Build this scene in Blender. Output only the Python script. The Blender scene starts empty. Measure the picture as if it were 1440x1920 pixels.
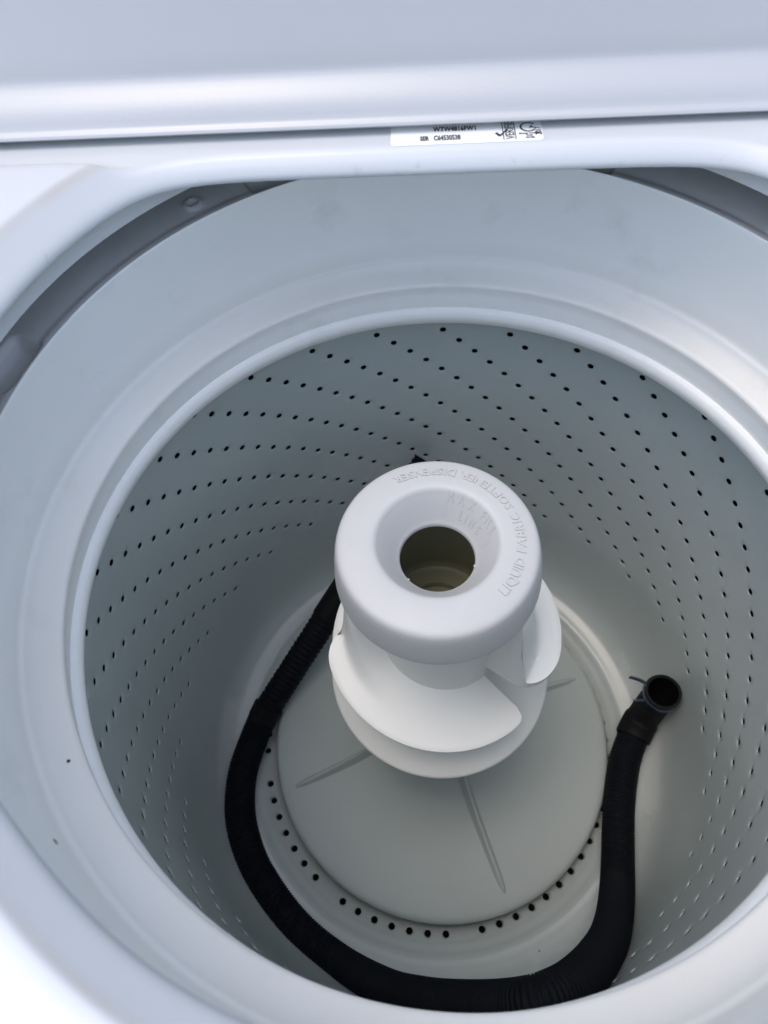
import bpy, bmesh, math, random
from math import sin, cos, pi, radians, atan2, hypot, sqrt, exp
from mathutils import Vector, Matrix

random.seed(4)
S = 0.80            # model units -> metres
H0 = 0.74           # height of the balance-ring rim plane above the ground
def W(x, y, z): return Vector((x*S, y*S, z*S + H0))

scene = bpy.context.scene
COL = scene.collection

# ------------------------------------------------------------------ camera
cd = bpy.data.cameras.new('camera')
cd.sensor_fit = 'HORIZONTAL'; cd.sensor_width = 36.0; cd.lens = 31.69
cd.clip_start = 0.01; cd.clip_end = 500
cam = bpy.data.objects.new('camera', cd); COL.objects.link(cam)
RX = Vector((0.9932002, 0.1064117, -0.0472213))
RY = Vector((0.0654098, -0.8456052, -0.5297861))
RZ = Vector((-0.0963060, 0.5230950, -0.8468157))
M = Matrix((RX, -RY, -RZ)).transposed().to_4x4()
M.translation = W(0, -0.23762, 0.46019)
cam.matrix_world = M
scene.camera = cam
cd.dof.use_dof = True; cd.dof.focus_distance = 0.47; cd.dof.aperture_fstop = 13.0

# ------------------------------------------------------------------ light
SUN_AZ = radians(190)      # direction the light comes from, counter-clockwise from +X
SUN_EL = radians(76)
world = bpy.data.worlds.new('World'); scene.world = world; world.use_nodes = True
nt = world.node_tree; nt.nodes.clear()
sky = nt.nodes.new('ShaderNodeTexSky'); sky.sky_type = 'NISHITA'; sky.sun_disc = False
sky.sun_elevation = SUN_EL; sky.sun_rotation = radians(90) - SUN_AZ
sky.air_density = 1.0; sky.dust_density = 3.0; sky.ozone_density = 1.0
bg = nt.nodes.new('ShaderNodeBackground'); bg.inputs['Strength'].default_value = 0.15
wo = nt.nodes.new('ShaderNodeOutputWorld')
nt.links.new(sky.outputs[0], bg.inputs[0]); nt.links.new(bg.outputs[0], wo.inputs[0])
sd = bpy.data.lights.new('sun', 'SUN'); sd.energy = 0.5; sd.angle = radians(175); sd.color = (1.0, 0.996, 0.985)
sun = bpy.data.objects.new('sun', sd); COL.objects.link(sun)
dvec = Vector((cos(SUN_AZ)*cos(SUN_EL), sin(SUN_AZ)*cos(SUN_EL), sin(SUN_EL)))
sun.rotation_euler = dvec.to_track_quat('Z', 'Y').to_euler(); sun.location = dvec*5
vs = scene.view_settings
vs.view_transform = 'Standard'; vs.look = 'None'; vs.gamma = 1.0; vs.use_curve_mapping = False
vs.exposure = 0.95
scene.cycles.max_bounces = 14; scene.cycles.diffuse_bounces = 8; scene.cycles.glossy_bounces = 6

# ------------------------------------------------------------------ materials
def mat(name, col, rough=0.4, spec=0.5, coat=0.0, coat_rough=0.1, speck=0.0, speck_col=(0.05, 0.045, 0.04), speck_scale=60,
        mottle=0.04, mottle_scale=6, bump=0.0, bump_scale=300, dirt=None, rough_var=0.08, extra=None, sss=0.0):
    m = bpy.data.materials.new(name); m.use_nodes = True
    n = m.node_tree.nodes; l = m.node_tree.links; n.clear()
    out = n.new('ShaderNodeOutputMaterial'); b = n.new('ShaderNodeBsdfPrincipled'); l.new(b.outputs[0], out.inputs[0])
    tc = n.new('ShaderNodeTexCoord')
    b.inputs['Roughness'].default_value = rough
    b.inputs['Specular IOR Level'].default_value = spec
    b.inputs['Coat Weight'].default_value = coat; b.inputs['Coat Roughness'].default_value = coat_rough
    if sss:
        b.inputs['Subsurface Weight'].default_value = sss
        b.inputs['Subsurface Radius'].default_value = (0.022, 0.021, 0.019)
        b.inputs['Subsurface Scale'].default_value = 1.0
    def noise(scale, detail=4, rg=0.5):
        t = n.new('ShaderNodeTexNoise'); t.inputs['Scale'].default_value = scale; t.inputs['Detail'].default_value = detail
        t.inputs['Roughness'].default_value = rg; l.new(tc.outputs['Object'], t.inputs['Vector']); return t
    def ramp(src, a, bb):
        r = n.new('ShaderNodeMapRange'); r.inputs['From Min'].default_value = a; r.inputs['From Max'].default_value = bb
        r.clamp = True; l.new(src, r.inputs['Value']); return r.outputs[0]
    def mix(fac, c1, c2):
        x = n.new('ShaderNodeMix'); x.data_type = 'RGBA'
        if isinstance(fac, float): x.inputs[0].default_value = fac
        else: l.new(fac, x.inputs[0])
        for i, c in ((6, c1), (7, c2)):
            if isinstance(c, tuple): x.inputs[i].default_value = (*c, 1)
            else: l.new(c, x.inputs[i])
        return x.outputs[2]
    def mul(a, bb):
        x = n.new('ShaderNodeMath'); x.operation = 'MULTIPLY'
        for i, v in ((0, a), (1, bb)):
            if isinstance(v, (int, float)): x.inputs[i].default_value = v
            else: l.new(v, x.inputs[i])
        return x.outputs[0]
    c = tuple(col)
    lo = tuple(v*(1-mottle*1.6) for v in col)
    colr = mix(ramp(noise(mottle_scale, 5, 0.6).outputs['Fac'], 0.35, 0.65), lo, c)
    if dirt:
        # dirt: (colour, strength, noise scale, threshold lo, hi)
        for (dc, ds, sc, a, bb) in dirt:
            f = mul(ramp(noise(sc, 8, 0.65).outputs['Fac'], a, bb), ds)
            colr = mix(f, colr, dc)
    if extra: colr = extra(n, l, tc, colr, mix, mul, ramp, noise)
    if speck:
        v = n.new('ShaderNodeTexVoronoi'); v.inputs['Scale'].default_value = speck_scale; l.new(tc.outputs['Object'], v.inputs['Vector'])
        near = ramp(v.outputs['Distance'], 0.075, 0.04)
        sep = n.new('ShaderNodeSeparateColor'); l.new(v.outputs['Color'], sep.inputs[0])
        keep = ramp(sep.outputs[0], 1-speck, 1-speck+0.01)
        colr = mix(mul(mul(near, keep), 0.75), colr, speck_col)
    l.new(colr, b.inputs['Base Color'])
    if rough_var:
        r = n.new('ShaderNodeMapRange'); l.new(noise(mottle_scale*3, 6, 0.6).outputs['Fac'], r.inputs['Value'])
        r.inputs['From Min'].default_value = 0.3; r.inputs['From Max'].default_value = 0.7
        r.inputs['To Min'].default_value = rough-rough_var*0.5; r.inputs['To Max'].default_value = rough+rough_var
        l.new(r.outputs[0], b.inputs['Roughness'])
    if bump:
        bp = n.new('ShaderNodeBump'); bp.inputs['Strength'].default_value = bump; bp.inputs['Distance'].default_value = 0.001
        l.new(noise(bump_scale, 3).outputs['Fac'], bp.inputs['Height']); l.new(bp.outputs[0], b.inputs['Normal'])
    return m

TAN = (0.46, 0.38, 0.27)
def tub_stain(n, l, tc, colr, mix, mul, ramp, noise):
    # limescale / detergent band lying in the groove above the balance ring
    sp = n.new('ShaderNodeSeparateXYZ'); l.new(tc.outputs['Object'], sp.inputs[0])
    band_hi = ramp(sp.outputs[2], H0+0.075*S, H0+0.050*S); band_lo = ramp(sp.outputs[2], H0+0.030*S, H0+0.044*S)
    f = mul(mul(band_hi, band_lo), ramp(noise(4, 5, 0.55).outputs['Fac'], 0.25, 0.80))
    return mix(mul(f, 0.42), colr, TAN)
def deck_wear(n, l, tc, colr, mix, mul, ramp, noise):
    # coffee-coloured grime rubbed along the shoulder of the opening, and chips on its edge
    sp = n.new('ShaderNodeSeparateXYZ'); l.new(tc.outputs['Object'], sp.inputs[0])
    f = mul(mul(ramp(sp.outputs[2], H0+0.2170*S, H0+0.2205*S), ramp(sp.outputs[2], H0+0.2236*S, H0+0.2222*S)), ramp(noise(7, 5, 0.6).outputs['Fac'], 0.35, 0.65))
    c1 = mix(mul(f, 0.38), colr, (0.50, 0.42, 0.33))
    g = mul(ramp(sp.outputs[2], H0+0.2085*S, H0+0.2040*S), ramp(noise(110, 6, 0.7).outputs['Fac'], 0.60, 0.66))
    return mix(mul(g, 0.45), c1, (0.42, 0.42, 0.40))
M_deck = mat('white_enamel_deck', (0.565, 0.585, 0.59), rough=0.34, coat=0.12, coat_rough=0.15, mottle=0.02, speck=0.05, speck_scale=45,
             bump=0.05, bump_scale=260, extra=deck_wear, dirt=[((0.5, 0.47, 0.43), 0.22, 16, 0.60, 0.75)])
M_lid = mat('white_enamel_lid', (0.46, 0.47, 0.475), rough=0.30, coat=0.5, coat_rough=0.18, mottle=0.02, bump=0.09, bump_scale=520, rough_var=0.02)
M_tub = mat('white_ring_plastic', (0.885, 0.90, 0.87), rough=0.44, mottle=0.03, mottle_scale=4, speck=0.05, speck_scale=38,
            dirt=[((0.46, 0.46, 0.44), 0.16, 22, 0.58, 0.72)], extra=tub_stain, coat=0.04, coat_rough=0.3)
M_cover = mat('grey_tub_cover_plastic', (0.80, 0.80, 0.77), rough=0.5, mottle=0.12, mottle_scale=9, speck=0.08, speck_scale=50)
def knuckle_patches(n, l, tc, colr, mix, mul, ramp, noise):  # paler noise-edged patches in a low band round the basket knuckle
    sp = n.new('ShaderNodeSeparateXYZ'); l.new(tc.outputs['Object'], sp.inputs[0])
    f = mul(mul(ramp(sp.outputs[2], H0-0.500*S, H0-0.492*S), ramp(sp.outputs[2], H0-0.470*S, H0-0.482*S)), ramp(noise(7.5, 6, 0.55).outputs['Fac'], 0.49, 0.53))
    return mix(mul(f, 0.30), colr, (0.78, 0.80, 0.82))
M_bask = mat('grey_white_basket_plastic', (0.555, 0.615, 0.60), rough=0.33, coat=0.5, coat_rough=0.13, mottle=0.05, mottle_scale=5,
             speck=0.03, speck_scale=45, extra=knuckle_patches, dirt=[((0.33, 0.34, 0.33), 0.2, 9, 0.55, 0.75)])
M_ag = mat('cream_white_agitator_plastic', (0.79, 0.81, 0.78), rough=0.42, mottle=0.02, speck=0.05, speck_scale=60)
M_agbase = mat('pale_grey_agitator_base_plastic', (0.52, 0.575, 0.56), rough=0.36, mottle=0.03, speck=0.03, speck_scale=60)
M_cap = mat('white_dispenser_plastic', (0.50, 0.51, 0.50), rough=0.45, mottle=0.025, mottle_scale=14, speck=0.06, speck_scale=75,
            dirt=[((0.62, 0.58, 0.54), 0.22, 20, 0.55, 0.75)])
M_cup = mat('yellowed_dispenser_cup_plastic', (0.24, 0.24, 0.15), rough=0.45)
M_hose = mat('black_hose_plastic', (0.003, 0.0050, 0.0090), rough=0.685, spec=0.2, mottle=0.2, mottle_scale=20)
M_cuff = mat('black_hose_cuff_rubber', (0.005, 0.0055, 0.007), rough=0.6, spec=0.2)
M_clamp = mat('dark_blue_steel_clamp', (0.02, 0.045, 0.085), rough=0.35, spec=0.6)
M_dark = mat('dark_outer_tub', (0.03, 0.03, 0.03), rough=0.7)
M_label = mat('label_paper', (0.80, 0.81, 0.79), rough=0.4, mottle=0.01)
M_ink = mat('label_ink', (0.025, 0.025, 0.028), rough=0.5, mottle=0.1, mottle_scale=200)
M_conc = mat('concrete', (0.33, 0.32, 0.30), rough=0.9, mottle=0.15, mottle_scale=3, bump=0.5, bump_scale=80)

# ------------------------------------------------------------------ helpers
def obj(name, verts, faces, m, parent=None, smooth=True, sharp=None):
    me = bpy.data.meshes.new(name)
    me.from_pydata([W(*v) for v in verts], [], faces); me.update()
    bm = bmesh.new(); bm.from_mesh(me)
    bmesh.ops.recalc_face_normals(bm, faces=bm.faces)
    bm.to_mesh(me); bm.free()
    if smooth:
        me.polygons.foreach_set('use_smooth', [True]*len(me.polygons))
        if sharp is not None: me.set_sharp_from_angle(angle=radians(sharp))
    me.materials.append(m)
    o = bpy.data.objects.new(name, me); COL.objects.link(o)
    if parent: o.parent = parent
    return o
def thing(name, label, cat, group=None, kind=None):
    o = bpy.data.objects.new(name, None); COL.objects.link(o); o.empty_display_size = 0.05
    o['label'] = label; o['category'] = cat
    if group: o['group'] = group
    if kind: o['kind'] = kind
    return o
def lathe(prof, n=128, fn=None, closed=False):
    """prof list of (r,z); fn maps (r,z,az)->(x,y,z)"""
    vs_, fs = [], []
    for (r, z) in prof:
        for i in range(n):
            a = 2*pi*i/n
            vs_.append(fn(r, z, a) if fn else (r*cos(a), r*sin(a), z))
    k = len(prof)
    for j in range(k if closed else k-1):
        j2 = (j+1) % k
        for i in range(n):
            i2 = (i+1) % n
            fs.append((j*n+i, j*n+i2, j2*n+i2, j2*n+i))
    return vs_, fs
def smooth_prof(pts, sub=6):
    """Catmull-Rom through the profile points"""
    out = []
    P = [pts[0]]+list(pts)+[pts[-1]]
    for i in range(1, len(P)-2):
        p0, p1, p2, p3 = P[i-1], P[i], P[i+1], P[i+2]
        for s in range(sub):
            t = s/sub
            out.append(tuple(0.5*((2*b)+(-a+c)*t+(2*a-5*b+4*c-d)*t*t+(-a+3*b-3*c+d)*t**3) for a, b, c, d in zip(p0, p1, p2, p3)))
    out.append(tuple(pts[-1])); return out
def ss(a, b, x):
    t = max(0, min(1, (x-a)/(b-a))); return t*t*(3-2*t)

PSI = radians(5.4)        # the cabinet is turned this much against the view
cp, sp_ = cos(PSI), sin(PSI)
def tow(x, y): return (x*cp - y*sp_, x*sp_ + y*cp)       # cabinet frame -> model frame

# ================================================================== ground
g = obj('concrete_ground', [(-40, -40, -H0/S), (40, -40, -H0/S), (40, 40, -H0/S), (-40, 40, -H0/S)], [(0, 1, 2, 3)], M_conc, smooth=False)
g['kind'] = 'structure'

# ================================================================== washing machine
wm = thing('washing_machine', 'white top-loading washing machine with its lid open, agitator and perforated basket inside', 'washing machine')

# ---- top panel: rounded opening with flat rear edge, funnel, deck, rear trough
def r_open(a):           # a = azimuth in the cabinet frame
    rc = 0.2665
    s = sin(a)
    rc = rc + 0.0055*ss(0.75, 1.0, -s)-0.002*ss(-0.2,0.7,-s)*(1-ss(0.75,1.0,-s))
    if s > 0.05:
        rb = 0.1885/s
        k = 17.0
        return 1.0/((rc**-k + rb**-k)**(1.0/k))
    return rc
NA = 720
DEP = 0.0
ringd = [(-1, 0.1835), (-1, 0.1930), (-2, 0.1965), (0.0030, 0.1982), (0.0012, 0.1985), (0.0000, 0.2000), (0.0001, 0.2020), (0.0006, 0.2040), (0.0017, 0.2060), (0.0033, 0.2080),
         (0.0055, 0.2104), (0.0080, 0.2132), (0.0105, 0.2161), (0.0130, 0.2190), (0.0148, 0.2211), (0.0160, 0.2224), (0.0172, 0.2233), (0.0190, 0.2239),
         (0.026, 0.2245), (0.031, 0.2247), (0.037, 0.2248), (0.044, 0.2249), (0.052, 0.225), (0.062, 0.225), (0.075, 0.225), (0.09, 0.225), (0.11, 0.225)]
v, f = [], []
for (d, z) in ringd:
    for i in range(NA):
        a = 2*pi*i/NA
        r0 = r_open(a)
        # offset outward along the outline normal
        e = 1e-3
        r1, r2 = r_open(a-e), r_open(a+e)
        tx = r2*cos(a+e)-r1*cos(a-e); ty = r2*sin(a+e)-r1*sin(a-e); tl = hypot(tx, ty)
        nx, ny = ty/tl, -tx/tl
        wid = 1.0; y_ = r0*sin(a)
        if d < 0:
            rs = max(0.2745 if d == -1 else 0.2715, r0+0.004)
            X, Y = tow(rs*cos(a), rs*sin(a)); v.append((X, Y, z)); continue
        if z > 0.201: wid = 0.66+0.60*ss(-0.18, 0.06, y_)
        x = r0*cos(a)+nx*d*wid; y = r0*sin(a)+ny*d*wid
        zz = z
        if z > 0.2:
            rear = ss(0.174, 0.188, y)                 # rear trough that carries the rating label
            zt = min(z, 0.2005 + 0.0120*ss(-0.002, 0.0058, d))
            zz = z*(1-rear) + zt*rear
        X, Y = tow(x, y); v.append((X, Y, zz))
# outer rectangle of the cabinet top
hx, y0, y1 = 0.43, -0.43, 0.40
def rect_pt(a):
    c, s_ = cos(a), sin(a); t = 1e9
    if c > 1e-9: t = min(t, hx/c)
    if c < -1e-9: t = min(t, -hx/c)
    if s_ > 1e-9: t = min(t, y1/s_)
    if s_ < -1e-9: t = min(t, y0/s_)
    return t*c, t*s_
for (sc, dz) in ((0.985, 0.0), (0.997, -0.003), (1.0, -0.010), (1.0, -0.05)):
    for i in range(NA):
        a = 2*pi*i/NA
        x, y = rect_pt(a); x *= sc; y *= sc
        rear = ss(0.174, 0.188, y)
        X, Y = tow(x, y); v.append((X, Y, 0.225*(1-rear)+0.213*rear+dz))
for j in range(len(ringd)+3):
    for i in range(NA):
        i2 = (i+1) % NA
        f.append((j*NA+i, j*NA+i2, (j+1)*NA+i2, (j+1)*NA+i))
obj('top_panel', v, f, M_deck, wm)
# ---- cabinet sides below the top
def boxm(x0, x1, ya, yb, z0, z1):
    c = [tow(x0, ya), tow(x1, ya), tow(x1, yb), tow(x0, yb)]
    vv = [(*q, z0) for q in c]+[(*q, z1) for q in c]
    return vv, [(0, 1, 2, 3), (4, 5, 6, 7), (0, 1, 5, 4), (1, 2, 6, 5), (2, 3, 7, 6), (3, 0, 4, 7)]
zb = -H0/S+0.03
for (x0, x1, ya, yb) in ((-0.427, -0.421, -0.42, 0.39), (0.421, 0.427, -0.42, 0.39), (-0.427, 0.427, -0.427, -0.421), (-0.427, 0.427, 0.391, 0.397)):
    obj('cabinet_panel', *boxm(x0, x1, ya, yb, zb, 0.18), M_deck, wm, smooth=False)
for sx in (-0.38, 0.38):
    for sy in (-0.38, 0.35):
        cx, cy = tow(sx, sy)
        vv, ff = lathe([(0.0001, -H0/S), (0.02, -H0/S), (0.02, -H0/S+0.012), (0.008, -H0/S+0.014), (0.008, -H0/S+0.08)], 16, lambda r, z, a: (cx+r*cos(a), cy+r*sin(a), z))
        obj('foot', vv, ff, M_cuff, wm, smooth=False)

# ---- lid, standing open at the rear
lidp = [(0.236, 0.2275), (0.225, 0.2262), (0.2035, 0.2255), (0.1995, 0.2258), (0.1985, 0.2270), (0.1990, 0.2284), (0.2006, 0.2292), (0.2022, 0.2298), (0.2036, 0.2310),
        (0.2052, 0.2335), (0.2075, 0.2366), (0.2105, 0.2395), (0.2140, 0.2422), (0.2180, 0.2450), (0.2215, 0.2475), (0.2240, 0.2498), (0.2249, 0.2512),
        (0.2256, 0.2535), (0.2266, 0.2575), (0.229, 0.265), (0.236, 0.285), (0.250, 0.33), (0.275, 0.41), (0.31, 0.52), (0.345, 0.63), (0.352, 0.648), (0.362, 0.652),
        (0.370, 0.646), (0.372, 0.635), (0.34, 0.53), (0.29, 0.37), (0.262, 0.275), (0.252, 0.245), (0.246, 0.232)]
LS = [-0.415, -0.412, -0.404, -0.39, -0.36, -0.3, -0.2, -0.1, 0, 0.1, 0.2, 0.3, 0.36, 0.39, 0.404, 0.412, 0.415]
v, f = [], []
cy_, cz_ = 0.29, 0.42
for ix, x in enumerate(LS):
    e = max(0, abs(x)-0.39)/0.025
    k = 1-0.35*e*e
    for (yy, zz) in lidp:
        Y = cy_+(yy-cy_)*(k if e > 0 else 1); Z = zz
        if e > 0:
            # pull the section together towards its own mid-line at the ends
            my = 0.245+(Z-0.228)*0.27
            Y = my+(yy-my)*(1-0.6*e*e); Z = zz+(0.44-zz)*0.02*e*e
        bow = 0.0
        X, Yw = tow(x, Y+0.0150+bow); v.append((X, Yw, Z-0.0085))
n = len(lidp)
for j in range(len(LS)-1):
    for i in range(n):
        f.append((j*n+i, j*n+(i+1) % n, (j+1)*n+(i+1) % n, (j+1)*n+i))
f.append(tuple(range(n))); f.append(tuple((len(LS)-1)*n+i for i in range(n)))
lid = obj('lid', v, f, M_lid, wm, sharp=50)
for hxp in (-0.33, 0.33):
    vv = []; ff = []
    N = 16
    for t in (-0.02, 0.02):
        for i in range(N):
            a = 2*pi*i/N; X, Y = tow(hxp+t, 0.262+0.008*cos(a)); vv.append((X, Y, 0.225+0.008*sin(a)))
    ff = [(i, (i+1) % N, N+(i+1) % N, N+i) for i in range(N)]+[tuple(range(N)), tuple(range(N, 2*N))]
    obj('hinge', vv, ff, M_lid, wm, sharp=40)

# ---- rating label
ZL = 0.21255
LA = radians(5.6)
ox, oy = -0.0537, 0.1950        # lower left corner
def lab(u, w, z=0.0): return (ox+u*cos(LA)-w*sin(LA), oy+u*sin(LA)+w*cos(LA), ZL+z)
def rrect(u0, u1, w0, w1, r, n=5):
    pts = []
    for (cx, cy, a0) in ((u1-r, w0+r, -90), (u1-r, w1-r, 0), (u0+r, w1-r, 90), (u0+r, w0+r, 180)):
        for k in range(n+1):
            a = radians(a0+90*k/n); pts.append((cx+r*cos(a), cy+r*sin(a)))
    return pts
# the label hugs the panel, which it follows with a small lift
pts = rrect(0, 0.0992, 0, 0.050, 0.003)
vv = [lab(u, w, 0.0005) for u, w in pts]+[lab(u, w, -0.0002) for u, w in pts]; N = len(pts)
lb = obj('rating_label', vv, [tuple(range(N)), tuple(range(N, 2*N))]+[(i, (i+1) % N, N+(i+1) % N, N+i) for i in range(N)], M_label, wm, smooth=False)
def text_mesh(s, size, bold=0.0, extrude=0.0, res=3, align='LEFT', sx=1.0):
    cu = bpy.data.curves.new('t', 'FONT'); cu.body = s; cu.size = size; cu.offset = bold; cu.extrude = extrude; cu.resolution_u = res
    cu.align_x = align
    o = bpy.data.objects.new('t', cu); COL.objects.link(o)
    dg = bpy.context.evaluated_depsgraph_get(); dg.update()
    me = bpy.data.meshes.new_from_object(o.evaluated_get(dg))
    vv = [(p.co.x*sx, p.co.y, p.co.z) for p in me.vertices]; ff = [tuple(p.vertices) for p in me.polygons]
    bpy.data.objects.remove(o); bpy.data.meshes.remove(me); bpy.data.curves.remove(cu)
    return vv, ff
lv, lf = [], []
def put(vf, fn):
    k = len(lv)
    lv.extend(fn(*q) for q in vf[0]); lf.extend(tuple(i+k for i in t) for t in vf[1])
def put_text(s, size, u, w, rot=0, bold=0.0, sx=0.8, align='LEFT'):
    c, s_ = cos(radians(rot)), sin(radians(rot))
    put(text_mesh(s, size, bold, 0, 2, align, sx), lambda x, y, z: lab(u+x*c-y*s_, w+x*s_+y*c, 0.00065))
put_text('SER', 0.0070, 0.0192, 0.0048, bold=0.0003, sx=0.52)
put_text('C64530538', 0.0078, 0.0282, 0.0046, bold=0.0003, sx=0.475)
put_text('WTW4816FW1', 0.0074, 0.0282, 0.0150, bold=0.0003, sx=0.58)
put_text('VERIFIED', 0.0082, 0.0830-0.0024, 0.0026, rot=90, bold=0.0001, sx=0.80)
put_text('Energy Verified', 0.0024, 0.0905, 0.0079, bold=0.00010, sx=0.9, align='CENTER')
put_text('Only', 0.0022, 0.0905, 0.0055, bold=0.00010, sx=0.9, align='CENTER')
put_text('154188', 0.0022, 0.0905, 0.0030, bold=0.00012, sx=0.9, align='CENTER')
put_text('2017', 0.0056, 0.0992-0.0008, 0.0066, rot=90, bold=0.0002, sx=0.8)
def quad(u0, w0, u1, w1, t):
    dx, dy = u1-u0, w1-w0; L = hypot(dx, dy); nx, ny = -dy/L*t/2, dx/L*t/2
    k = len(lv); lv.extend([lab(u0+nx, w0+ny, .00065), lab(u1+nx, w1+ny, .00065), lab(u1-nx, w1-ny, .00065), lab(u0-nx, w0-ny, .00065)]); lf.append((k, k+1, k+2, k+3))
for (a_, b_) in (((0.0736, 0.0022), (0.0736, 0.028)), ((0.0814, 0.0022), (0.0814, 0.028))):
    quad(*a_, *b_, 0.0006)
quad(0.0690, 0.0105, 0.0712, 0.0070, 0.0020); quad(0.0710, 0.0062, 0.0768, 0.0145, 0.0012)
def arc(u, w, r, a0, a1, t, n=18):
    k = len(lv)
    for i in range(n+1):
        a = radians(a0+(a1-a0)*i/n)
        lv.append(lab(u+(r-t/2)*cos(a), w+(r-t/2)*sin(a), .00065)); lv.append(lab(u+(r+t/2)*cos(a), w+(r+t/2)*sin(a), .00065))
    lf.extend((k+2*i, k+2*i+1, k+2*i+3, k+2*i+2) for i in range(n))
arc(0.0905, 0.0160, 0.0050, 40, 320, 0.0012); 
put_text('A', 0.0056, 0.0910, 0.0142, bold=0.00015, sx=0.8)
obj('lettering', lv, lf, M_ink, lb, smooth=False)

# ---- tub ring (static splash ring with its upper collar) and grey tub cover around it
def tilt(r, z, w):          # collar sits 2.8 degrees off the basket
    return lambda a: None
def tubfn(r, z, a):
    x, y = r*cos(a), r*sin(a)
    w = ss(0.045, 0.13, z)
    rr = r + 0.009*ss(0.09, 0.13, z)*ss(0.15, 0.7, -sin(a))
    x, y = rr*cos(a), rr*sin(a)-0.0042*(1-ss(0.016, 0.038, z))
    return (x, y, z + w*(-0.005*x + 0.049*y))
tubprof = smooth_prof([(0.2920, -0.0050), (0.2820, -0.0062), (0.2745, -0.0048), (0.2692, -0.0005), (0.2664, 0.0052), (0.2658, 0.0098), (0.2672, 0.0142), (0.2700, 0.0170)], 6)
# separate bead = balance ring lip (spins with the basket)
obj('balance_ring', *lathe(tubprof+[(0.2715, 0.0172), (0.2726, 0.0160), (0.2732, 0.0120)], 256, lambda r, z, a: ((r+0.0022)*cos(a)-0.0005, (r+0.0022)*sin(a)-0.0042, z)), M_tub, wm, sharp=60)
col_prof = smooth_prof([(0.2775, 0.0090), (0.2752, 0.0130), (0.2735, 0.0180), (0.2716, 0.0280), (0.2700, 0.0360)], 3)[:-1]
col_prof += [(0.2694, 0.0392), (0.2694, 0.0408), (0.2700, 0.0421), (0.2712, 0.0430), (0.2730, 0.0437), (0.2770, 0.0450), (0.2820, 0.0470), (0.2860, 0.0496), (0.2880, 0.0520), (0.2888, 0.0536), (0.2896, 0.0545),
             (0.2908, 0.0551), (0.2918, 0.0562), (0.2922, 0.0580), (0.2926, 0.0620), (0.2932, 0.0720), (0.2934, 0.0850), (0.2922, 0.1050), (0.2898, 0.1250), (0.2876, 0.1350)]
col_prof += [(0.2871, 0.1378), (0.2872, 0.1386), (0.2877, 0.1388), (0.2880, 0.1370)]
obj('tub_ring', *lathe(col_prof, 288, tubfn), M_tub, wm, sharp=60)

tr = bpy.data.objects['tub_ring']
SPX, SPY, SPZ = -0.2180, -0.1718, 0.0454     # black grain of dirt stuck on the ring
vv, ff = lathe([(0.0001, 0.0007), (0.0007, 0.0006), (0.0011, 0.0000), (0.0011, -0.0006)], 12, lambda r, z, a: (SPX+r*cos(a), SPY+r*sin(a), SPZ+z))
obj('grime_speck', vv, ff, M_ink, tr)
# grey cover: annulus with rectangular pockets and round bosses (heightfield)
NAc, Rs = 1080, [0.2875+0.0020*i for i in range(36)]
pockets = [(169.2, 4.1, 0.2925, 0.3175), (121.4, 3.7, 0.2905, 0.3155), (72.6, 3.7, 0.2905, 0.3155), (18, 4.3, 0.2935, 0.3190), (-40, 4.3, .2935, .3190), (-95, 4.3, .2935, .3190), (-140, 4.3, .2935, .3190)]
bosses = [(133.6, 0.3110), (44, 0.3065), (-46, .3065), (224, .3065)]
v, f = [], []
for j, r in enumerate(Rs):
    for i in range(NAc):
        a = 2*pi*i/NAc; ad = math.degrees(a)
        z = 0.1380
        z -= 0.0025*ss(0.290, 0.300, r)
        for (pa, hw, ra, rb) in pockets:
            da = abs((ad-pa+180) % 360-180)*pi/180*r
            hwm = radians(hw)*r
            dx = da-hwm+0.004; dy = max(ra-r, r-rb)+0.004
            q = hypot(max(dx, 0), max(dy, 0))+min(max(dx, dy), 0)-0.004
            z -= 0.013*ss(0.0014, -0.0014, q)
        for (pa, rb) in bosses:
            dd = hypot(((ad-pa+180) % 360-180)*pi/180*r, r-rb)
            z += 0.0030*(ss(0.0078, 0.0060, dd))-0.0026*ss(0.0056, 0.0040, dd)
        x, y = r*cos(a), r*sin(a)
        v.append((x, y, z-0.005*x+0.049*y))
for j in range(len(Rs)-1):
    for i in range(NAc):
        i2 = (i+1) % NAc
        f.append((j*NAc+i, j*NAc+i2, (j+1)*NAc+i2, (j+1)*NAc+i))
obj('tub_cover', v, f, M_cover, wm)
# outer tub behind everything (dark)
obj('outer_tub', *lathe([(0.361, 0.120), (0.365, 0.10), (0.352, 0.02), (0.345, -0.30), (0.335, -0.50), (0.31, -0.56), (0.05, -0.57), (0.0005, -0.57)], 96), M_dark, wm)

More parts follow.
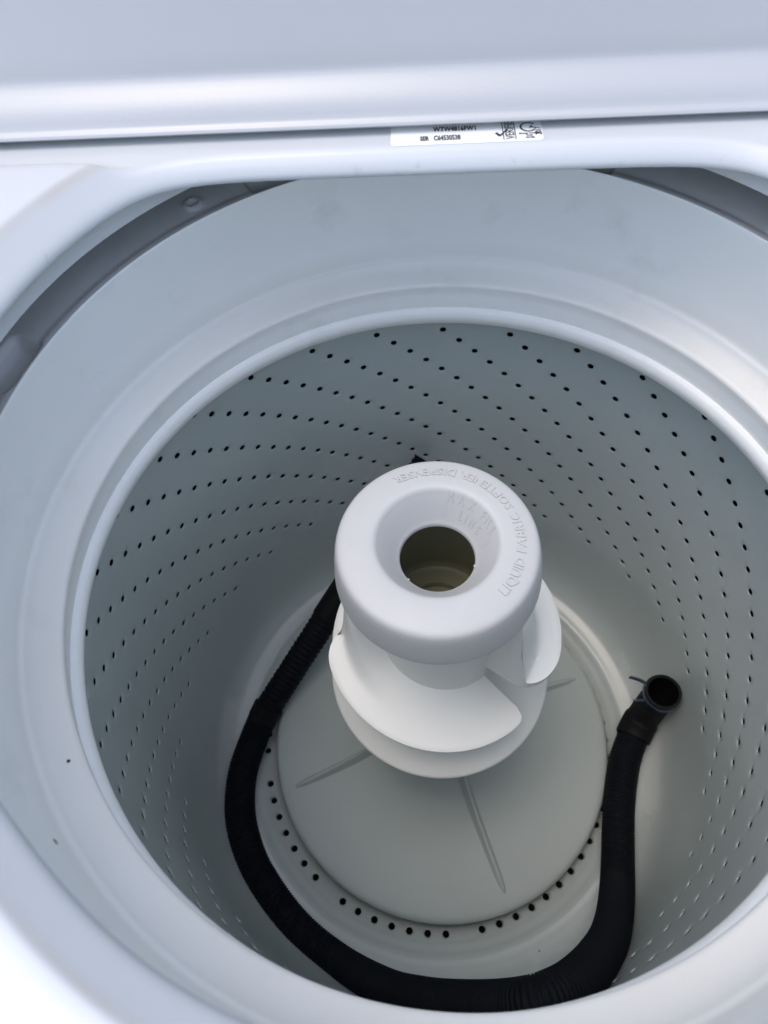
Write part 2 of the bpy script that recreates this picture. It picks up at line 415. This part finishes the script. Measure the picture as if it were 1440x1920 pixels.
# ---- basket with real holes
T0 = 2.3062; NH = 28; DA = pi/112; NROW = 22; DZ = 0.0144; ZT = -0.0620+DZ/2
def wr(z): return 0.3233 + 0.038*(z+0.062)
v, f = [], []
NC = 224; NRJ = 2*NROW+1
for j in range(NRJ):
    z = ZT-j*DZ/2; r = wr(z)
    for m in range(NC):
        a = T0+DA*m; v.append((r*cos(a), r*sin(a), z))
holes = set()
for k in range(NROW):
    for i in range(NH):
        holes.add((2*k+1, (-2*k+8*i) % NC))
hole_cells = set()
for (j, m) in holes:
    for dj in (-1, 0):
        for dm in (-1, 0):
            hole_cells.add((j+dj, (m+dm) % NC))
for j in range(NRJ-1):
    for m in range(NC):
        if (j, m) not in hole_cells:
            f.append((j*NC+m, j*NC+(m+1) % NC, (j+1)*NC+(m+1) % NC, (j+1)*NC+m))
for (j, m) in holes:
    zc = ZT-j*DZ/2; ac = T0+DA*m
    m1, m2 = (m-1) % NC, (m+1) % NC
    b = [j*NC+m2, (j-1)*NC+m2, (j-1)*NC+m, (j-1)*NC+m1, j*NC+m1, (j+1)*NC+m1, (j+1)*NC+m, (j+1)*NC+m2]   # ccw from +az
    base = len(v)
    for (rad, dep) in ((0.0039, 0.0), (0.0036, 0.0002), (0.0034, 0.0006), (0.0034, 0.0013)):
        for q in range(16):
            t = 2*pi*q/16
            z = zc+rad*sin(t); r = wr(z)+dep; a = ac+rad*cos(t)/wr(zc)
            v.append((r*cos(a), r*sin(a), z))
    for i in range(8):
        c0 = base+2*i; c1 = base+2*i+1; c2 = base+(2*i+2) % 16
        bi, bn = b[i], b[(i+1) % 8]
        f.append((bi, c0, c1)); f.append((bi, c1, bn)); f.append((bn, c1, c2))
    for q in range(3):
        for i in range(16):
            f.append((base+q*16+i, base+q*16+(i+1) % 16, base+(q+1)*16+(i+1) % 16, base+(q+1)*16+i))
# upper rim band
top = [(0.3215, -0.040), (0.3170, -0.026), (0.3060, -0.012), (0.2900, -0.0055)]
prev = [m for m in range(NC)]
for (r, z) in top:
    cur = []
    for m in range(NC):
        a = T0+DA*m; cur.append(len(v)); v.append((r*cos(a), r*sin(a), z))
    for m in range(NC): f.append((prev[m], prev[(m+1) % NC], cur[(m+1) % NC], cur[m]))
    prev = cur
# knuckle and floor, with floor holes at r=.2353
zbot = ZT-NROW*DZ
low = smooth_prof([(wr(zbot), zbot), (0.3105, -0.400), (0.3080, -0.430), (0.3030, -0.458), (0.2945, -0.480), (0.2830, -0.4935), (0.2710, -0.4990), (0.2620, -0.5015)], 5)[1:]
low += [(0.2590, -0.5028), (0.2565, -0.5045), (0.2545, -0.5062), (0.2520, -0.5078), (0.2490, -0.5092), (0.2460, -0.5106), (0.2440, -0.5120)]
prev = [(NRJ-1)*NC+m for m in range(NC)]
for (r, z) in low:
    cur = []
    for m in range(NC):
        a = T0+DA*m; cur.append(len(v)); v.append((r*cos(a), r*sin(a), z))
    for m in range(NC): f.append((prev[m], prev[(m+1) % NC], cur[(m+1) % NC], cur[m]))
    prev = cur
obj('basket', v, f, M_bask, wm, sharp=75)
# floor annulus: 66 stations, hole every station except at the gaps
K0 = 3.3146; KD = 0.09551; NF = 66
v, f = [], []
ra, rm, rb = 0.2440, 0.2355, 0.2270
def fz(r): return -0.5120-(0.2440-r)*0.55
da = 2*pi/NF
st = []
for i in range(NF):
    a = K0+i*KD if i <= 50 else K0+i*da
# even spacing of 2*pi/66 = .0952 rad
NCF = 2*NF
for r in (ra, rm, rb):
    for m in range(NCF):
        a = K0+m*pi/NF; v.append((r*cos(a), r*sin(a), fz(r)))
miss = {1, 9, 17, 29, 37, 45, 53, 61}
hc = set()
for i in range(NF):
    if i in miss: continue
    m = 2*i
    base = len(v); ac = K0+i*2*pi/NF
    for (rad, dep) in ((0.0058, 0), (0.0044, -0.0006), (0.0040, -0.006)):
        for q in range(16):
            t = 2*pi*q/16
            r = rm+rad*cos(t)*0.98; a = ac-rad*sin(t)/rm
            v.append((r*cos(a), r*sin(a), fz(r)+dep))
    m1, m2 = (m-1) % NCF, (m+1) % NCF
    b = [m, m1, NCF+m1, 2*NCF+m1, 2*NCF+m, 2*NCF+m2, NCF+m2, m2]
    for q in range(8):
        c0 = base+2*q; c1 = c0+1; c2 = base+(2*q+2) % 16
        f.append((b[q], c0, c1)); f.append((b[q], c1, b[(q+1) % 8])); f.append((b[(q+1) % 8], c1, c2))
    for w in range(2):
        for q in range(16):
            f.append((base+w*16+q, base+w*16+(q+1) % 16, base+(w+1)*16+(q+1) % 16, base+(w+1)*16+q))
    hc.add(m); hc.add(m1)
for m in range(NCF):
    if m in hc: continue
    m2 = (m+1) % NCF
    f.append((m, m2, NCF+m2, NCF+m)); f.append((NCF+m, NCF+m2, 2*NCF+m2, 2*NCF+m))
k = len(v)
for (r, z) in ((0.222, -0.524), (0.19, -0.53), (0.05, -0.53)):
    for m in range(NCF):
        a = K0+m*pi/NF; v.append((r*cos(a), r*sin(a), z))
prev = 2*NCF
for w in range(3):
    for m in range(NCF):
        m2 = (m+1) % NCF; f.append((prev+m, prev+m2, k+w*NCF+m2, k+w*NCF+m))
    prev = k+w*NCF
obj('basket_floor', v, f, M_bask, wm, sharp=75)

# ---- agitator (leans about 1.5 degrees)
def ag(x, y, z): return (x-0.0064-0.0257*z, y, z)
def agl(r, z, a): return ag(r*cos(a), r*sin(a), z)
agi = bpy.data.objects.new('agitator', None); COL.objects.link(agi); agi.parent = wm; agi.empty_display_size = 0.05
agi.location = W(0, 0, -0.5)
agi_inv = Matrix.Translation(-agi.location)
def agpart(name, v, f, m, **k):
    o = obj(name, v, f, m, None, **k); o.parent = agi; o.matrix_parent_inverse = agi_inv; return o
disc = smooth_prof([(0.2235, -0.5060), (0.2252, -0.4960), (0.2246, -0.4900), (0.2210, -0.4855), (0.2120, -0.4830), (0.1900, -0.4790), (0.1500, -0.4700), (0.1150, -0.4560), (0.0880, -0.4350),
                    (0.0700, -0.4000), (0.0620, -0.3400), (0.0600, -0.2350)], 5)
agpart('impeller_disc', *lathe(disc, 192, agl), M_agbase)
def discz(r):
    for (r0, z0), (r1, z1) in zip(disc, disc[1:]):
        if r1 <= r <= r0 and r0 > r1: return z0+(z1-z0)*(r0-r)/(r0-r1)
    return disc[-1][1]
for az in (-154.0, -63.8, 26.0, 116.0):
    a = radians(az); ca, sa = cos(a), sin(a)
    v, f = [], []; NS = 26; sec = 9
    for i in range(NS+1):
        t = i/NS; r = 0.2085-t*0.145
        base = discz(r)-0.003
        h = 0.0060+0.024*(t**1.1)
        if i < 4: h *= sqrt(max(0.0, 1-(1-i/4)**2))
        hw0 = 0.0056*min(1, (i+0.3)/3)**0.5; hw1 = 0.0026*min(1, (i+0.3)/3)**0.5
        for s in range(sec):
            u = -1+2*s/(sec-1)
            q = abs(s-4)
            tap = min(1, (i+0.6)/4)**0.5
            w_ = (0.0, 0.0019, 0.0032, 0.0048, 0.0078)[q]*tap*(1 if u >= 0 else -1)
            z_ = base+h*(1.0, 0.88, 0.58, 0.20, -0.02)[q]-(0.0006 if q == 4 else 0)
            v.append(ag(r*ca-w_*sa, r*sa+w_*ca, z_+0.001))
    for i in range(NS):
        for s in range(sec-1): f.append((i*sec+s, i*sec+s+1, (i+1)*sec+s+1, (i+1)*sec+s))
    f.append(tuple(range(sec)))
    agpart('fin', v, f, M_agbase)
bell = smooth_prof([(0.0560, -0.020), (0.0545, -0.100), (0.0540, -0.150), (0.0560, -0.1720), (0.0640, -0.1860), (0.0780, -0.1960), (0.0920, -0.2045), (0.1040, -0.2120), (0.1090, -0.2155)], 5)
bell += [(0.1104, -0.2170), (0.1108, -0.2190), (0.1100, -0.2215), (0.1060, -0.2225), (0.09, -0.218), (0.07, -0.212), (0.055, -0.212)]
agpart('auger_barrel', *lathe(bell, 160, agl), M_ag)
# auger vanes
def vane(az0, az1, zo0, zo1, R, hump0, decay, r_in=0.053, lead=0.016, r0_=0.034):
    NU, NV = 72, 22
    v, f = [], []
    for side in (0, 1):
        for i in range(NU+1):
            u = i/NU
            az = radians(az0+(az1-az0)*u)
            # plan rounding at the trailing tip and the leading tip
            du = (1-u)*abs(az1-az0)*pi/180*R
            rt = R
            rr = 0.014
            if du < rr: rt = R-0.012*(1-sqrt(max(0, 1-((rr-du)/rr)**2)))
            du0 = u*abs(az1-az0)*pi/180*R
            if du0 < r0_: rt -= lead*(1-sqrt(max(0, 1-((r0_-du0)/r0_)**2)))
            zo = zo0+(zo1-zo0)*(u**1.15)
            hump = hump0*exp(-(u/decay)**1.6)
            for jv in range(NV+1):
                w_ = jv/NV
                r = r_in+(rt-r_in)*w_
                rel = (r-r_in)/(R-r_in)
                if side == 0:
                    # radial section: nearly flat dish; near the leading edge a tall S-shaped shoulder
                    flat = zo + 0.012*(1-rel)**2 + 0.004*(1-rel)
                    s_ = 1-ss(0.40, 0.66, rel)
                    z = flat + hump*s_
                    z -= 0.0012*max(0, (rel-0.95)/0.05)**2       # rolled outer edge
                else:
                    z = zo - 0.0040 - 0.018*(1-rel) + 0.0008*max(0, (rel-0.95)/0.05)**2
                v.append(ag(r*cos(az), r*sin(az), z))
    L = (NU+1)*(NV+1)
    def idx(s, i, j): return s*L+i*(NV+1)+j
    for s in (0, 1):
        for i in range(NU):
            for j in range(NV): f.append((idx(s, i, j), idx(s, i+1, j), idx(s, i+1, j+1), idx(s, i, j+1)))
    for i in range(NU): f.append((idx(0, i, NV), idx(0, i+1, NV), idx(1, i+1, NV), idx(1, i, NV)))
    for j in range(NV):
        f.append((idx(0, 0, j), idx(0, 0, j+1), idx(1, 0, j+1), idx(1, 0, j)))
        f.append((idx(0, NU, j), idx(0, NU, j+1), idx(1, NU, j+1), idx(1, NU, j)))
    agpart('auger_vane', v, f, M_ag, sharp=48)
vane(-172, -36, -0.118, -0.158, 0.1035, 0.090, 0.14, lead=0.02)
vane(-35, 96, -0.102, -0.125, 0.1085, 0.105, 0.30, lead=0.026, r0_=0.050)
vane(88, 200, -0.110, -0.175, 0.1035, 0.100, 0.20)

# ================================================================== softener dispenser (lifts off the agitator)
dsp = thing('softener_dispenser', 'white ring-shaped liquid softener dispenser cap on top of the agitator, with embossed lettering', 'dispenser')
cap_prof = smooth_prof([(0.0278, 0.0150), (0.0284, 0.0176), (0.0305, 0.0205), (0.0340, 0.0260), (0.0385, 0.0332), (0.0418, 0.0382), (0.0438, 0.0411), (0.0462, 0.0427), (0.0510, 0.0431),
                        (0.0590, 0.0425), (0.0660, 0.0413), (0.0700, 0.0401), (0.0722, 0.0382), (0.0735, 0.0350), (0.0748, 0.0290), (0.0766, 0.0160), (0.0777, 0.0060)], 5)
cap_prof += [(0.0776, 0.0040), (0.0766, 0.0034), (0.0752, 0.010), (0.0715, 0.030), (0.065, 0.0385), (0.048, 0.0400), (0.043, 0.036), (0.036, 0.026), (0.0290, 0.0150), (0.0282, 0.0142)]
cshell = obj('dispenser_shell', *lathe(cap_prof, 192, agl, closed=True), M_cap, dsp, sharp=55)
outer_prof = [q for q in cap_prof[:16*5+1]]
def capz(r):
    for (r0, z0), (r1, z1) in zip(outer_prof, outer_prof[1:]):
        if r0 <= r <= r1: return z0+(z1-z0)*(r-r0)/max(1e-9, r1-r0)
    return 0.04
ev, ef = [], []
def emboss(s, size, rc, azc, outward, spacing=1.0, ext=0.0007, bold=0.0002, sx=1.0, total=None):
    """letters set one by one round the ring; outward: letter tops point away from the centre (reading clockwise)"""
    adv = []
    for ch in s:
        if ch == ' ': adv.append(0.40*size); continue
        vf = text_mesh(ch, size, bold, 0.5*ext+0.0004, 2, 'LEFT', sx)
        xs = [q[0] for q in vf[0]]; adv.append(max(xs)-min(xs)+0.14*size)
    tot = sum(adv); k = (total/tot) if total else spacing
    pos = -tot*k/2
    for ch, w_ in zip(s, adv):
        if ch != ' ':
            vf = text_mesh(ch, size, bold, 0.5*ext+0.0004, 2, 'LEFT', sx)
            xs = [q[0] for q in vf[0]]; x0 = (max(xs)+min(xs))/2
            c = pos+w_*k/2; b = len(ev)
            for (x, y, z) in vf[0]:
                arc_ = c+(x-x0); yy = y-size*0.35
                if outward: a = azc-arc_/rc; r = rc+yy
                else: a = azc+arc_/rc; r = rc-yy
                top_ = z > 0
                zz = capz(r)+(ext if top_ else -0.0006)
                ev.append(agl(r, zz, a))
            ef.extend(tuple(i+b for i in t) for t in vf[1])
        pos += w_*k
emboss('LIQUID FABRIC SOFTENER DISPENSER', 0.0094, 0.0592, radians(43.5), False, ext=0.0009, bold=0.0002, total=0.0592*radians(166))
emboss('MAX FILL', 0.0070, 0.0413, radians(50), True, ext=0.0007, bold=0.0, total=0.0405*radians(72))
emboss('LINE', 0.0062, 0.0347, radians(48), True, ext=0.0007, bold=0.0, total=0.034*radians(40))
def arrow(az):
    b = len(ev)
    pl = [(-0.0005, 0.0030), (0.0005, 0.0030), (0.0005, -0.0006), (0.0016, -0.0006), (0.0, -0.0034), (-0.0016, -0.0006), (-0.0005, -0.0006)]
    for lift in (0.0004, -0.0006):
        for (x, y) in pl:
            r = 0.0357+y; ev.append(agl(r, capz(r)+lift, az-x/0.036))
    n_ = len(pl); ef.append(tuple(b+i for i in range(n_)))
    ef.extend((b+i, b+(i+1) % n_, b+n_+(i+1) % n_, b+n_+i) for i in range(n_))
arrow(radians(84)); arrow(radians(12))
obj('embossed_lettering', ev, ef, M_cap, cshell, smooth=False)
# little moulding nibs on the edge of the hole
for az in (-134, -10.5):
    a = radians(az); pts_ = []
    for (r, da_, z) in ((0.0271, 0, 0.0172), (0.0290, -0.05, 0.0182), (0.0290, 0.05, 0.0182), (0.0290, 0.05, 0.0145), (0.0290, -0.05, 0.0145), (0.0272, 0.0, 0.0150)):
        pts_.append(agl(r, z, a+da_))
    obj('moulding_nib', pts_, [(0, 1, 2), (5, 3, 4), (0, 2, 3, 5), (0, 5, 4, 1), (1, 4, 3, 2)], M_cap, cshell, smooth=False)
cup = smooth_prof([(0.0505, 0.0300), (0.0505, -0.02), (0.0500, -0.075), (0.0480, -0.0850), (0.0440, -0.0880), (0.0320, -0.0885)], 4)
cup += [(0.0295, -0.0885), (0.0290, -0.0870), (0.0287, -0.0830), (0.0282, -0.0822), (0.0276, -0.0830), (0.0274, -0.0890), (0.0001, -0.0890)]
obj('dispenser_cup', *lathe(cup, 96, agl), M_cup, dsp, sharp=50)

# ================================================================== drain hose lying in the basket
hose = thing('drain_hose', 'black corrugated drain hose curled around the agitator, its clamped elbow end open', 'hose')
ctrl = [(-0.2345, 0.0010, -0.4700), (-0.2450, -0.031, -0.4800), (-0.2515, -0.0806, -0.4800), (-0.2449, -0.1263, -0.4800), (-0.2292, -0.1624, -0.4800), (-0.2046, -0.1970, -0.4800),
        (-0.1532, -0.2432, -0.4790), (-0.0939, -0.2749, -0.470), (-0.0334, -0.2914, -0.425), (0.0092, -0.2924, -0.370), (0.0437, -0.2888, -0.325),
        (0.0738, -0.2830, -0.280), (0.0976, -0.2760, -0.250), (0.1208, -0.2671, -0.255), (0.1417, -0.2569, -0.280), (0.1660, -0.2424, -0.325),
        (0.1911, -0.2228, -0.375), (0.2110, -0.1984, -0.425), (0.2243, -0.1693, -0.460), (0.2303, -0.1453, -0.475), (0.2350, -0.1050, -0.4800), (0.2393, -0.0651, -0.4800),
        (0.2490, -0.0180, -0.4790), (0.2610, 0.0140, -0.4740)]
def resample(P, step):
    L = [0.0]
    for a, b in zip(P, P[1:]): L.append(L[-1]+(Vector(b)-Vector(a)).length)
    n_ = max(2, int(L[-1]/step)); out = []; j = 0
    for i in range(n_+1):
        s = L[-1]*i/n_
        while j < len(L)-2 and L[j+1] < s: j += 1
        t = (s-L[j])/max(1e-9, L[j+1]-L[j]); out.append(Vector(P[j]).lerp(Vector(P[j+1]), t))
    return out
def relax(P, n_):
    for _ in range(n_):
        Q = [p.copy() for p in P]
        for i in range(1, len(P)-1): Q[i] = (P[i-1]+P[i]*2+P[i+1])/4
        P = Q
    return P
def tube(P, rad, nseg=28, cap=True, start=0.0):
    v, f = [], []; up = Vector((0, 0, 1)); d0 = (P[1]-P[0]).normalized()
    nrm = (up-d0*up.dot(d0)).normalized()
    s = start
    for i, p in enumerate(P):
        d = (P[min(i+1, len(P)-1)]-P[max(i-1, 0)]).normalized()
        nrm = (nrm-d*nrm.dot(d)).normalized(); bi = d.cross(nrm)
        if i: s += (P[i]-P[i-1]).length
        r = rad(s, i/(len(P)-1))
        for k in range(nseg):
            a = 2*pi*k/nseg; q = p+nrm*(r*cos(a))+bi*(r*sin(a)); v.append(tuple(q))
    for i in range(len(P)-1):
        for k in range(nseg):
            k2 = (k+1) % nseg; f.append((i*nseg+k, i*nseg+k2, (i+1)*nseg+k2, (i+1)*nseg+k))
    if cap: f.append(tuple(range(nseg))); f.append(tuple((len(P)-1)*nseg+k for k in range(nseg)))
    return v, f
sm = smooth_prof(ctrl, 10)
pitch = 0.0036
main = relax(resample(sm, pitch/6), 120)
NMAIN = len(main)-1
def rad_main(s, t):
    ph = (round(t*NMAIN)/6.0) % 1.0
    return 0.0187+0.0014*(0.5+0.5*cos(2*pi*ph))
obj('corrugated_tube', *tube(main, rad_main), M_hose, hose)
# coarser, stiffer end running up behind the agitator to the far wall
e0 = main[0]; e1 = Vector((-0.034, 0.2930, -0.2650))
dirn = (e1-e0).normalized()
p2 = 0.0076
up_ = [e0+dirn*(-0.006)+(e1-e0-dirn*(-0.006))*(i/240) for i in range(241)]
def rad_up(s, t):
    ph = (s/p2) % 1.0
    return 0.0172+0.0015*ss(0.25, 0.40, ph)*(1-ss(0.75, 0.92, ph))
obj('ribbed_end_tube', *tube(up_, rad_up), M_hose, hose)
def cuff(A, B, r0, r1, name='cuff', m=M_cuff):
    A, B = Vector(A), Vector(B); P = [A.lerp(B, i/16) for i in range(17)]
    obj(name, *tube(P, lambda s, t: (r0+(r1-r0)*t)*(1-0.12*(max(0, abs(t-0.5)-0.44)/0.06)**2)), m, hose, sharp=60)
cuff(main[21], main[0]+dirn*0.010, 0.0204, 0.0212)
m0 = e0.lerp(e1, 0.37)
cuff(m0, m0+dirn*0.085, 0.0200, 0.0195)
# ---- elbow at the other end
E0 = main[-1]; dE = (main[-1]-main[-18]).normalized()
mouth = Vector((0.2817, 0.0530, -0.3950))
mdir = Vector((-0.06, -0.04, 0.98)).normalized()
path = []
c1 = E0+dE*0.030; c2 = mouth-mdir*0.040
for i in range(41):
    t = i/40; path.append(E0*(1-t)**3+c1*3*t*(1-t)**2+c2*3*t*t*(1-t)+mouth*t**3)
def rad_elb(s, t):
    if t < 0.30: return 0.0222
    if t < 0.34: return 0.0222-0.0020*(t-0.30)/0.04
    if t > 0.93: return 0.0202+0.0018*(t-0.93)/0.07
    return 0.0202
elv, elf = tube(path, rad_elb, 36, cap=False)
# inner wall so that the mouth is a real opening
iv, if_ = tube(path[14:], lambda s, t: 0.0185, 36, cap=False)
off = len(elv); elv += iv; elf += [tuple(i+off for i in t) for t in if_]
lo_, li_ = 40*36, off+(len(path)-14-1)*36
elf += [(lo_+k, lo_+(k+1) % 36, li_+(k+1) % 36, li_+k) for k in range(36)]
elf.append(tuple(range(36)))
obj('elbow', elv, elf, M_cuff, hose, sharp=50)
# spring clamp: steel band with two thumb tangs
cc = mouth-mdir*0.0085
a1 = Vector((1, 0, 0)); a1 = (a1-mdir*a1.dot(mdir)).normalized(); a2 = mdir.cross(a1)
prof = [(0.0219, -0.0035), (0.0230, -0.0035), (0.0230, 0.0035), (0.0219, 0.0035)]
v, f = [], []; N = 64
for i in range(N):
    a = 2*pi*i/N
    for (r, h) in prof: v.append(tuple(cc+a1*(r*cos(a))+a2*(r*sin(a))+mdir*h))
for i in range(N):
    for j in range(4): f.append((i*4+j, ((i+1) % N)*4+j, ((i+1) % N)*4+(j+1) % 4, i*4+(j+1) % 4))
clamp = obj('spring_clamp', v, f, M_clamp, hose, sharp=30)
for (aa, ln, bend) in ((148, 0.021, 0.006), (205, 0.016, -0.004)):
    a = radians(aa); rd = a1*cos(a)+a2*sin(a); tg = -a1*sin(a)+a2*cos(a)
    P = [cc+rd*(0.0215+ln*t)+tg*(bend*t*t)+mdir*(0.003*t) for t in [i/8 for i in range(9)]]
    v, f = [], []
    for i, p in enumerate(P):
        hw = 0.0036 if i < 8 else 0.0026
        for (s1, s2) in ((-1, -1), (1, -1), (1, 1), (-1, 1)): v.append(tuple(p+mdir*(s1*hw)+tg*(s2*0.0011)))
    for i in range(8):
        for j in range(4): f.append((i*4+j, i*4+(j+1) % 4, (i+1)*4+(j+1) % 4, (i+1)*4+j))
    f.append((0, 1, 2, 3)); f.append((32, 33, 34, 35))
    obj('clamp_tang', v, f, M_clamp, clamp, smooth=False)
